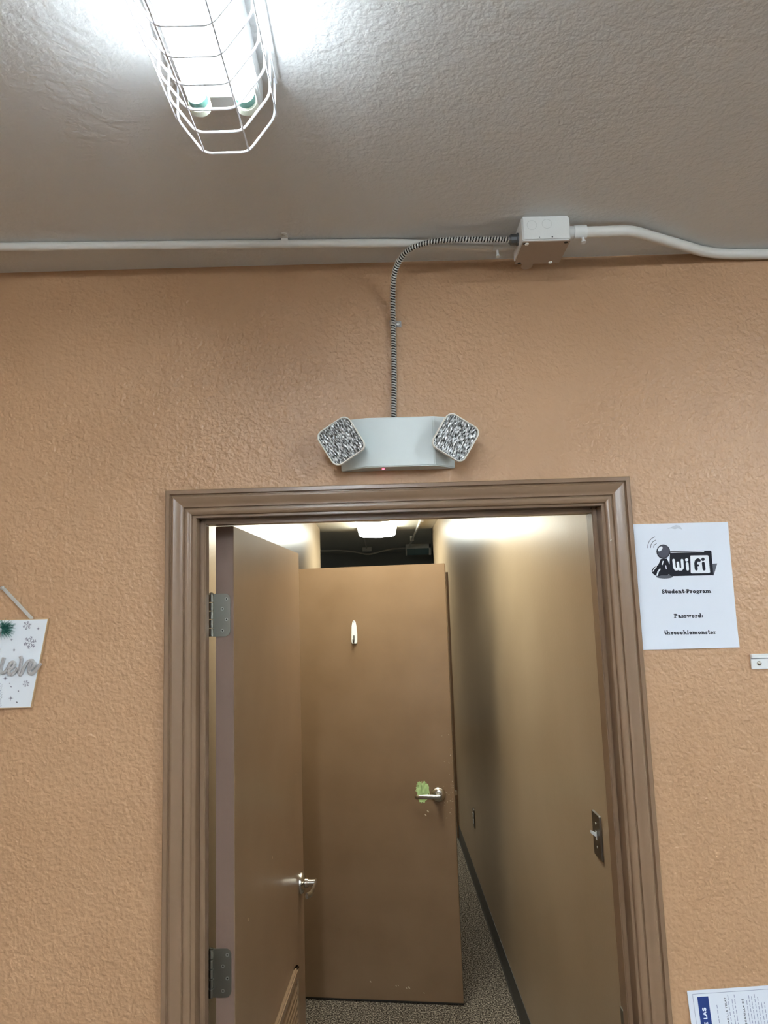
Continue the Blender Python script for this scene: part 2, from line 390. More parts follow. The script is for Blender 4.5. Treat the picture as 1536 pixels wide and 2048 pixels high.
# scraped paint by the lever
rnd = random.Random(3); b = MB(); n = 0
while n < 190:
    x = rnd.uniform(-.033, .033); zz = rnd.uniform(-.048, .042)
    if (x/.032)**2+(zz/.05)**2 > 1: continue
    if zz < -.012 and x > .012 and rnd.random() < .8: continue
    l = rnd.uniform(.008, .022)*(1-.5*abs(x)/.033); wd = rnd.uniform(.0022, .0058); sl = rnd.uniform(-.2, .2)
    cx, cz = W2-.152+x, .945+zz; n += 1
    b.face([(cx-wd/2, -.0005, cz-l/2), (cx+wd/2, -.0005, cz-l/2+.001), (cx+wd*.4+sl*l, -.0005, cz+l/2), (cx-wd*.3+sl*l, -.0005, cz+l/2-.001)])
blob = [(-.022,-.03),(-.012,-.046),(-.002,-.034),(.008,-.05),(.012,-.02),(.026,-.012),(.029,.015),(.022,.034),(.012,.028),(.006,.042),(-.004,.032),(-.012,.044),(-.018,.026),(-.029,.018),(-.024,0)]
b.face([(W2-.152+a*1.05, -.0003, .945+c*1.05) for a, c in blob])
cp = b.build('scraped_paint', 'chip', d2, local=True); tag(cp, 'patch of exposed pale green paint', kind='stuff')
b = MB()
for k in range(44):
    x = W2-abs(rnd.gauss(0, .025))-.002; zz = .93+rnd.gauss(0, .10); s_ = rnd.uniform(.0006, .0017)
    b.face([(x-s_, -.0005, zz-s_), (x+s_*.8, -.0005, zz-s_*.6), (x+s_, -.0005, zz+s_), (x-s_*.6, -.0005, zz+s_*1.2)])
for (x, zz, s_) in ((W2-.13, .853, .006), (W2-.142, .836, .005), (W2-.25, .07, .006), (W2-.262, .068, .004), (W2-.30, .078, .003), (W2-.31, .076, .0035), (W2-.43, .09, .004), (W2-.18, .05, .003)):
    b.face([(x-s_, -.0005, zz+s_*.6), (x+s_*.2, -.0005, zz-s_*.8), (x+s_, -.0005, zz-s_*.5), (x, -.0005, zz+s_)])
tag(b.build('paint_specks', 'chip_w', d2, local=True), 'tiny pale chips in the brown paint', kind='stuff')

t2 = struct(root('trim_2', (XR, 4.8, 0)), 'brown casing around a closed door far down the right corridor wall', 'door frame')
casing_set('casing', 4.303, 5.327, 2.098, lambda x, h, z: (XR-h, x, z), t2)
MB().box(XR, XR+.1, 4.36, 4.372, 0, 2.04).build('jamb', 'trim', t2); MB().box(XR, XR+.1, 5.258, 5.27, 0, 2.04).build('jamb', 'trim', t2)
d3 = struct(root('door_3', (XR+.04, 4.815, 0)), 'closed brown door far down the right corridor wall', 'door')
MB().box(XR+.03, XR+.07, 4.374, 5.256, .01, 2.035).build('slab', 'door', d3, bevel=.0015)
MB().lathe((XR+.03, 5.18, .93), (-1, 0, 0), [(.033, 0), (.033, .005), (.012, .012), (.011, .03), (.024, .04), (.026, .052), (.014, .062)], 18).build('door_knob', 'nickel', d3)

# ------------------------------------------------------------------ caged strip light
FX = -.2248
def caged_light(loc):
    r = root('caged_strip_light', loc); ORG[r.name] = Vector((FX, 0, ZC))
    y0, y1 = -.590, -1.862
    h = MB(); h.box(FX-.0545, FX+.0545, y1, y0, ZC-.043, ZC-.0005)
    hs = h.build('housing', 'white_metal', r, bevel=.002)
    MB().prism([(-.036, -.042), (.036, -.042), (.018, -.053), (-.018, -.053)], lambda a, c: (FX+a, y1+.05, ZC+c), lambda a, c: (FX+a, y0-.036, ZC+c)).build('ballast_cover', 'white_metal', r, bevel=.0015)
    for sx in (-1, 1):
        x = FX+.002+sx*.0345; zt = ZC-.067; y0 = -.620
        tb = MB().tube([(x, y1+.022, zt), (x, y0-.030, zt)], .0140, 12).build('tube', 'tube', r)
        for (ya, yb) in ((y0-.031, y0-.019), (y1+.023, y1+.011)):
            MB().tube([(x, ya, zt), (x, yb, zt)], .0143, 20).build('end_band', 'tube_end', tb)
        for (ya, yb) in ((y0-.018, y0-.004), (y1+.018, y1+.004)):
            s_ = MB(); s_.prism([(-.011, .0245), (.011, .0245)]+[(.0165*math.cos(R(t)), .0165*math.sin(R(t))) for t in range(0, -181, -20)], lambda a, c: (x+a, ya, zt+c), lambda a, c: (x+a, yb, zt+c))
            so = s_.build('socket', 'socket', r, bevel=.0015)
            MB().lathe((x, max(ya, yb) if ya > -1.2 else min(ya, yb), zt-.004), (0, 1 if ya > -1.2 else -1, 0), [(.0022, 0), (.002, .0006)], 8).build('pin_hole', 'dark', so)
    # wire guard
    hw, hz, bw, bz = .0738, .068, .0328, .125
    for i in range(27):
        y = -.6015-.0473*i
        pts = [(FX-hw, y, ZC-.004), (FX-hw, y, ZC-hz), (FX-bw, y, ZC-bz), (FX+bw, y, ZC-bz), (FX+hw, y, ZC-hz), (FX+hw, y, ZC-.004)]
        MB().tube(fillet(pts, .012, 4), .0019, 8).build('guard_wire', 'white_wire', r)
    for (dx, dz) in ((-hw-.003, hz-.003), (-bw-.001, bz-.0035), (bw+.001, bz-.0035), (hw+.003, hz-.003), (-hw-.003, .010), (hw+.003, .010)):
        MB().tube([(FX+dx, -.6000, ZC-dz), (FX+dx, -.6015-.0473*26-.002, ZC-dz)], .0013, 6).build('long_wire', 'white_wire', r)
    return r
cl = caged_light((FX, 0, ZC))
tag(cl, 'bare twin-tube fluorescent strip light in a white wire cage on the ceiling', 'light', 'caged ceiling lights')
OTHER = [((FX, -1.32, ZC), 'caged fluorescent strip light behind the viewer, next in line with the one in view'),
         ((FX, -3.2, ZC), 'caged fluorescent strip light at the back of the room, left row'),
         ((2.1, -1.0, ZC), 'caged fluorescent strip light further right, outside the picture')]
for loc, lab in OTHER:
    c = copy_tree(cl); c.location = loc; tag(c, lab)
    for ch in c.children:
        if ch.name.startswith('tube'):
            ch.data = ch.data.copy(); ch.data.materials[0] = M['room_tube']

# ------------------------------------------------------------------ conduits, junction box, armoured cable
c1 = root('ceiling_conduit', (-.2, -.11, ZC))
pth = [(-2.6, -.196, ZC-.0098), (-.9, -.139, ZC-.0098), (-.2, -.1165, ZC-.0098), (.06, -.108, ZC-.011), (.18, -.104, ZC-.0185), (.285, -.101, ZC-.0205)]
MB().tube(fillet(pth, .06, 5), .0093, 16).build('pipe', 'emt', c1)
b = MB(); b.tube([(.262, -.1018, ZC-.0202), (.292, -.101, ZC-.0207)], .0122, 16); b.tube([(.288, -.101, ZC-.0207), (.314, -.1005, ZC-.0207)], .0102, 16)
cc = b.build('connector', 'box', c1)
b = MB(); b.cyl((.272, -.1025, ZC-.030), (.272, -.106, ZC-.046), .0028, 10); b.cyl((.272, -.1058, ZC-.0455), (.272, -.1064, ZC-.0485), .0046, 10); b.build('set_screw', 'box', cc)
# strap on the left run
st = MB(); xs, ys = -.199, -.1165
sec = [(ys+.0106*math.sin(R(t)), ZC-.0098-.0106*math.cos(R(t))) for t in range(-95, 96, 10)]
arc = [(ys-.0108, ZC-.0005), (ys-.0108, ZC-.0098)]+sec[1:-1]+[(ys+.0108, ZC-.0098), (ys+.0108, ZC-.0005)]
n = len(arc); o_ = [(a, c) for a, c in arc]; i_ = [(ys+(a-ys)*.9, ZC-.0098+(c-ZC+.0098)*.9) for a, c in arc]
for k in range(n-1):
    q = [o_[k], o_[k+1], i_[k+1], i_[k]]
    st.prism(q, lambda a, c: (xs-.0075, a, c), lambda a, c: (xs+.0075, a, c))
so = st.build('strap', 'emt', c1)
MB().prism([(-.0075, 0), (.0075, 0)]+[(.0075*math.cos(R(t)), -.014+.0075*math.sin(R(t))) for t in range(0, -181, -20)], lambda a, c: (xs+a, ys-.010+c, ZC-.0022), lambda a, c: (xs+a, ys-.010+c, ZC-.0003)).build('strap_ear', 'emt', so)
MB().lathe((xs, ys-.0235, ZC-.002), (0, 0, -1), [(.0045, 0), (.0042, .0015), (.002, .0026)], 12).build('strap_screw', 'screw', so)
tag(c1, 'thin white conduit running left from the box along the ceiling', 'conduit')

c2 = root('ceiling_conduit', (.7, -.07, ZC))
pth = [(.425, -.1555, ZC-.0235), (.50, -.1545, ZC-.0225), (.555, -.150, ZC-.019), (.79, -.0215, ZC-.0122), (.90, -.0125, ZC-.0122), (1.4, -.0125, ZC-.0122), (3.4, -.0125, ZC-.0122)]
MB().tube(fillet(pth, .075, 8), .0117, 20).build('pipe', 'emt', c2)
b = MB(); b.tube([(.428, -.1555, ZC-.0235), (.455, -.1553, ZC-.0233)], .0150, 18); b.tube([(.410, -.1555, ZC-.0235), (.43, -.1555, ZC-.0235)], .0135, 18)
cc = b.build('connector', 'box', c2)
b = MB(); b.cyl((.447, -.158, ZC-.036), (.447, -.1615, ZC-.047), .003, 10); b.cyl((.447, -.1612, ZC-.0462), (.447, -.1622, ZC-.050), .0048, 10); b.build('set_screw', 'box', cc)
tag(c2, 'thicker white conduit bending from the box to the wall on the right', 'conduit')

BX0, BX1, BY0, BY1, BZ = .3105, .4128, -.1872, -.0865, ZC-.0575
jb = root('junction_box', ((BX0+BX1)/2, (BY0+BY1)/2, BZ)); 
MB().box(BX0, BX1, BY0, BY1, BZ+.0015, ZC-.0003).build('box_body', 'box', jb, bevel=.0035, seg=3)
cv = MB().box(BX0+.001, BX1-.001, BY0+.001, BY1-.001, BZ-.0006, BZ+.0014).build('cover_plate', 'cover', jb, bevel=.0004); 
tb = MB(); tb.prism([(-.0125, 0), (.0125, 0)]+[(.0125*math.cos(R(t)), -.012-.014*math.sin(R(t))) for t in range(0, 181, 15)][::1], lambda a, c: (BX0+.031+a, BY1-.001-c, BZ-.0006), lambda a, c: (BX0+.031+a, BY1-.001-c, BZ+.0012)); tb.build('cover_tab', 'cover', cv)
for (x, y) in ((BX0+.010, BY0+.009), (BX1-.022, BY1-.007)):
    MB().lathe((x, y, BZ-.0006), (0, 0, -1), [(.0044, 0), (.004, .002), (.002, .003)], 12).build('cover_screw', 'box', cv)
for (x, y) in ((BX1-.009, BY0+.008), (BX0+.006, BY0+.009), (BX0+.011, BY1-.006)):
    MB().lathe((x, y, BZ-.0007), (0, 0, -1), [(.0042, 0), (.0036, .0002)], 12).build('slot_hole', 'dark', cv)
for (x, z_, r_) in ((BX0+.021, BZ+.036, .0105), (BX0+.053, BZ+.038, .0105)):
    rg = [( r_*math.cos(R(t)), r_*math.sin(R(t))) for t in range(0, 360, 12)]
    b = MB(); m_ = len(rg)
    b.add([(x+a, BY0-.0005, z_+c) for a, c in rg]+[(x+a*.93, BY0-.0005, z_+c*.93) for a, c in rg], [(i, (i+1) % m_, m_+(i+1) % m_, m_+i) for i in range(m_)]); 
    b.build('knockout_ring', mat('knockout_crease', (196, 196, 192), .5) if 'kr' not in M else M['kr'], jb, fix=False)
for (x, r_) in ((BX0+.063, .0016), (BX0+.036, .0009)):
    MB().lathe((x, BY0-.0001, BZ+.0085), (0, -1, 0), [(r_, 0), (r_*.9, .0003)], 10).build('pin_hole', 'dark', jb)
tag(jb, 'square white steel junction box on the ceiling edge above the doorway', 'junction box')

fl = root('armoured_cable', (.03, -.012, 2.25))
pth = [(.300, -.1425, ZC-.0290), (.20, -.1415, ZC-.0245), (.125, -.136, ZC-.0225), (.068, -.110, ZC-.0265), (.041, -.060, ZC-.050), (.0375, -.021, ZC-.095), (.0365, -.0095, ZC-.16), (.0355, -.0085, 2.38), (.0302, -.0085, 2.2512)]
pth = dense(fillet(pth, .05, 8), .00095)
MB().tube(pth, .006, 10, rfun=lambda L, a: .0045+.0026*max(0, math.sin(2*math.pi*L/.0062+a)+.15)**.4).build('armour', 'armor', fl, ang=70)
MB().tube(pth[::8], .0053, 10).build('groove_shade', 'dark', fl)  # dark inner tube added as shade in the gaps between armour ribs
MB().lathe((.3115, -.1425, ZC-.0290), (-1, 0, 0), [(.0135, 0), (.0135, .004), (.0115, .005), (.0115, .017), (.0095, .019), (.0085, .021)], 12).build('connector', 'zinc', fl, ang=20)
b = MB(); b.tube([(.0358, -.0087, 2.474), (.0358, -.0087, 2.486)], .0074, 14); b.box(.036, .056, -.0030, -.0012, 2.473, 2.487)
sp_ = b.build('strap', 'steel', fl); MB().lathe((.0485, -.003, 2.480), (0, -1, 0), [(.0052, 0), (.0055, .001), (.004, .0028), (.0018, .0032)], 12).build('strap_screw', 'screw', sp_)
tag(fl, 'spiral steel armoured cable dropping from the box to the emergency light', 'cable')

# ------------------------------------------------------------------ emergency light
em = root('emergency_light', (.039, 0, 2.13))
pl = [(-.0925, -.0012), (-.0925, -.012), (-.0325, -.050), (.1170, -.050), (.1655, -.012), (.1655, -.0012)]
b = MB(); n = len(pl)
top = lambda y: 2.2475+.02*(y+.0012)*-1*0; 
b.add([(x, y, 2.1315) for x, y in pl]+[(x, y, 2.2500 if y > -.03 else 2.2435) for x, y in pl],
      [tuple(range(n))[::-1], tuple(range(n, 2*n))]+[(i, (i+1) % n, n+(i+1) % n, n+i) for i in range(n)])
b.build('housing', 'emerg', em, bevel=.0022, seg=3)
MB().lathe((.0028, -.028, 2.1318), (0, 0, -1), [(.0034, 0), (.0032, .0012), (.002, .0022)], 12).build('indicator', 'led', em)
def lamp_head(c, ang, nv, su, sv, flip):
    n_ = Vector(nv).normalized()
    u = Vector((math.cos(R(ang)), 0, math.sin(R(ang)))); u = (u-n_*u.dot(n_)).normalized(); v = n_.cross(u)*-1
    if v.z < 0: v = -v
    c = Vector(c)
    T = lambda a, d, h: c+u*a+v*d+n_*h
    def loft(secs, name, m, par, **k):
        b = MB(); L_ = []
        for (w_, h_, r_, off) in secs: L_.append([T(x, y, off) for x, y in rrect(w_, h_, r_, 6)])
        m_ = len(L_[0]); b.add([q for l in L_ for q in l], [(i*m_+k_, i*m_+(k_+1) % m_, (i+1)*m_+(k_+1) % m_, (i+1)*m_+k_) for i in range(len(L_)-1) for k_ in range(m_)]
              + [tuple(range(m_))[::-1], tuple((len(L_)-1)*m_+k_ for k_ in range(m_))])
        return b.build(name, m, par, **k)
    hd = loft([(su*.55, sv*.55, .02, -.034), (su*.86, sv*.86, .018, -.028), (su*.95, sv*.95, .017, -.012), (su*.97, sv*.97, .017, -.004)], 'lamp_head', 'emerg', em, ang=50)
    # rim: ring
    b = MB(); rings = []
    for (k_, off) in ((1.0, -.006), (1.0, .002), (.985, .0035), (.95, .0035), (.935, .002), (.935, -.003)):
        rings.append([T(x, y, off) for x, y in rrect(su*k_, sv*k_, .0165*k_, 6)])
    m_ = len(rings[0]); b.add([q for l in rings for q in l], [(i*m_+k_, i*m_+(k_+1) % m_, (i+1)*m_+(k_+1) % m_, (i+1)*m_+k_) for i in range(len(rings)-1) for k_ in range(m_)])
    b.build('rim', 'rim', hd, ang=60)
    # prismatic lens: ribs running down the face over three rows of reflectors
    b = MB(); NX, NY = 56, 40; W_, H_ = su*.94, sv*.94; vs = []; fs = []
    rr = random.Random(5+flip)
    for j in range(NY+1):
        for i in range(NX+1):
            x = -W_/2+W_*i/NX; y = -H_/2+H_*j/NY
            rib = .0011*(1 if (i+ (j//3)) % 4 < 2 else 0)
            row = .0016*math.cos(3*2*math.pi*j/NY)*(.6+.4*math.cos(4*2*math.pi*i/NX))
            r_ = .015; ex = max(0, abs(x)-(W_/2-r_)); ey = max(0, abs(y)-(H_/2-r_))
            d = math.hypot(ex, ey)
            if d > r_: k_ = r_/d; x = math.copysign(W_/2-r_+ex*k_, x); y = math.copysign(H_/2-r_+ey*k_, y)
            vs.append(T(x, y, -.001+rib+row+rr.uniform(-.0004, .0004)))
    for j in range(NY):
        for i in range(NX): q = j*(NX+1)+i; fs.append((q, q+1, q+NX+2, q+NX+1))
    b.add(vs, fs); b.build('lens', 'lens_l' if flip > 0 else 'lens_r', hd, ang=12, fix=True)
    MB().cyl(T(0, 0, -.03), c+Vector((flip*-.030, .042, .0)), .011, 14).build('swivel', 'emerg', hd)
    return hd
lamp_head((-.0879, -.080, 2.1852), 30.5, (-.14, -.98, -.10), .084, .088, 1)
lamp_head((.1620, -.080, 2.1856), -31.5, (.14, -.98, -.10), .084, .088, -1)
tag(em, 'white two-headed emergency light above the door frame', 'emergency light')

# ------------------------------------------------------------------ printed notice with the wireless password
POLYS=[(0, 'g', [(65.34, 46.41), (75.94, 46.79), (65.75, 20.11), (62.44, 20.19)]),
 (1, 'k', [(-28.69, 75.38), (-26.7, 76.69), (61.91, 76.19), (64.51, 75.31), (65.13, 73.21), (65.02, 22.81), (63.14, 20.59), (-31.16, 20.46), (-34.18, 23.23)]),
 (2, 'w', [(-27.58, 74.59), (49.22, 74.89), (47.03, 72.77), (-27.67, 72.89)]), (2, 'w', [(17.39, 65.74), (55.69, 65.44), (57.4, 63.75), (57.99, 27.25), (56.3, 25.64), (16.5, 25.63), (14.49, 27.51), (16.4, 64.03)]),
 (3, 'w',
  [(11.16, 56.29), (10.87, 55.19), (10.28, 54.18), (9.48, 53.38), (8.39, 52.97), (7.29, 52.76), (6.19, 52.95), (5.28, 53.54), (4.58, 54.34), (4.17, 55.33), (4.06, 56.43), (4.35, 57.54), (4.94, 58.54), (5.74, 59.25), (6.73, 59.75),
   (7.93, 59.86), (9.03, 59.67), (9.94, 59.18), (10.64, 58.38), (11.05, 57.39)]),
 (3, 'k',
  [(48.26, 56.68), (47.97, 55.48), (47.28, 54.47), (46.38, 53.66), (45.29, 53.15), (44.09, 52.95), (42.89, 53.14), (41.88, 53.73), (41.08, 54.62), (40.67, 55.72), (40.56, 56.92), (40.85, 58.02), (41.54, 59.13), (42.43, 59.93),
   (43.53, 60.44), (44.73, 60.55), (45.93, 60.36), (46.94, 59.77), (47.64, 58.97), (48.15, 57.88)]),
 (1, 'g',
  [(-25.95, 19.7), (-26.94, 18.39), (-29.73, 17.17), (-34.03, 16.34), (-39.42, 15.79), (-45.32, 15.75), (-51.23, 16.1), (-56.43, 16.86), (-60.64, 17.93), (-63.25, 19.21), (-64.06, 20.6), (-63.07, 22.01), (-60.18, 23.13),
   (-55.89, 24.06), (-50.59, 24.51), (-44.69, 24.65), (-38.79, 24.3), (-33.48, 23.54), (-29.38, 22.37), (-26.77, 21.09)]),
 (2, 'k',
  [(-50.57, 59.71), (-36.57, 60.32), (-31.77, 46.75), (-29.86, 33.57), (-32.6, 25.75), (-40.18, 22.69), (-51.98, 23.0), (-58.77, 21.14), (-66.48, 23.28), (-72.03, 28.64), (-73.07, 33.93), (-67.82, 41.07), (-57.46, 46.45),
   (-53.72, 53.18)]),
 (3, 'd',
  [(-27.99, 75.68), (-29.15, 70.67), (-31.72, 66.25), (-35.49, 62.83), (-39.97, 60.59), (-44.87, 59.95), (-49.58, 60.82), (-53.8, 63.28), (-56.92, 66.86), (-58.76, 71.44), (-59.2, 76.34), (-58.04, 81.35), (-55.47, 85.77),
   (-51.8, 89.3), (-47.21, 91.43), (-42.32, 92.17), (-37.61, 91.21), (-33.39, 88.84), (-30.27, 85.17), (-28.43, 80.68)]),
 (4, 'e',
  [(-30.1, 76.27), (-31.06, 71.96), (-33.33, 68.04), (-36.51, 65.02), (-40.39, 63.19), (-44.59, 62.55), (-48.7, 63.32), (-52.31, 65.39), (-55.04, 68.57), (-56.67, 72.56), (-57.0, 76.86), (-56.03, 81.17), (-53.86, 84.98),
   (-50.59, 88.01), (-46.7, 89.94), (-42.51, 90.57), (-38.4, 89.8), (-34.78, 87.63), (-32.06, 84.55), (-30.43, 80.57)]),
 (5, 'w',
  [(-45.28, 87.35), (-44.67, 86.25), (-44.66, 84.75), (-45.05, 83.15), (-46.04, 81.44), (-47.42, 79.83), (-49.01, 78.42), (-50.71, 77.51), (-52.4, 76.99), (-53.8, 77.08), (-54.91, 77.67), (-55.52, 78.77), (-55.63, 80.27),
   (-55.14, 81.87), (-54.25, 83.58), (-52.87, 85.19), (-51.28, 86.6), (-49.48, 87.52), (-47.89, 88.03), (-46.39, 87.94)])]
STROKES=[(3, 'w', 5.83, [(-21.94, 56.43), (-21.41, 39.93), (-18.78, 35.65), (-15.18, 36.08), (-12.71, 39.7), (-12.99, 50.2)]), (3, 'w', 5.83, [(-12.71, 39.7), (-10.48, 35.42), (-6.28, 35.35), (-3.0, 38.88), (-2.84, 55.88)]),
 (3, 'w', 6.09, [(8.02, 48.16), (8.03, 35.06)]), (3, 'k', 6.89, [(27.53, 35.12), (27.13, 48.01), (29.38, 53.83), (33.06, 55.96), (35.98, 54.38)]), (3, 'k', 4.5, [(28.76, 43.33), (32.46, 43.25)]),
 (3, 'k', 6.89, [(44.43, 47.85), (44.93, 34.65)]), (4, 'w', 1.99, [(-61.74, 42.82), (-66.7, 37.68), (-70.26, 32.55)]), (4, 'w', 3.18, [(-54.29, 36.78), (-58.65, 31.64), (-61.59, 23.82)]),
 (4, 'w', 2.12, [(-45.93, 54.34), (-48.37, 47.12)]), (4, 'w', 1.99, [(-40.65, 44.58), (-39.79, 37.49)]), (4, 'w', 2.65, [(-34.37, 59.73), (-33.64, 56.04)]),
 (1, 'd', 1.06, [(-77.97, 85.39), (-76.93, 92.7), (-73.29, 100.53), (-67.53, 106.38), (-59.96, 109.74)]), (1, 'd', 1.06, [(-71.37, 85.55), (-69.92, 92.56), (-65.47, 98.59), (-58.9, 102.54)]),
 (1, 'd', 1.06, [(-65.07, 85.8), (-63.7, 89.71), (-61.32, 92.52), (-57.44, 94.55)])]
LINES=[('Student-Program', [(-54.27, -17.12), (56.85, -18.56)]), ('Password:', [(-31.14, -71.55), (34.36, -72.13)]), ('thecookiemonster', [(-56.06, -107.34), (59.15, -109.04)])]
TAPE=[(-32.99, 126.55), (-19.53, 131.65), (-10.46, 135.82), (-1.84, 133.49), (3.93, 124.53), (-6.7, 128.05), (-13.38, 126.0), (-21.9, 128.43)]
SIGN={'board': [(108.8, 95.6), (77.3, -94.4), (2.4, 99.0), (10.2, -93.7)],
 'dot': [(5.8, 35.3)],
 'flakes': [((62.7, 82.1), 58), ((70.2, 44.7), 85), ((64.8, -42.7), 45)],
 'ribbon': [(7.5, 167.0), (75.4, 98.2)],
 'side': [(10.3, -40.6), (12.4, -91.6)],
 'sprig': [(15.0, 76.3)],
 'stars': [((87.0, 74.3), 28), ((29.8, 52.1), 26), ((36.1, 29.7), 35), ((19.1, -30.3), 40), ((33.0, -72.8), 40), ((32.6, -48.5), 12), ((48.8, -58.1), 12), ((46.3, -81.8), 14), ((29.2, -41.2), 8)],
 'word': [[(16.6, 14.4), (13.2, 3.1), (9.9, -10.4), (11.8, -18.8), (19.4, -16.8), (26.7, -7.9)],
          [(26.1, -11.7), (35.2, -8.2), (41.1, -1.6), (37.8, 4.6), (30.9, 2.5), (26.7, -7.9), (28.7, -20.1), (34.9, -22.5), (42.4, -16.0), (47.0, -8.6)],
          [(52.0, 16.3), (55.0, 9.4), (52.8, -5.7), (50.2, -20.0), (53.4, -24.7), (58.5, -15.0), (63.4, -1.5), (72.3, 6.5), (80.1, 5.5)],
          [(73.0, -12.4), (80.6, -9.7), (84.1, -1.4), (80.1, 4.8), (74.1, 0.4), (70.6, -10.8), (73.3, -21.5), (79.5, -22.5), (86.9, -14.4), (96.4, -0.3)]]}

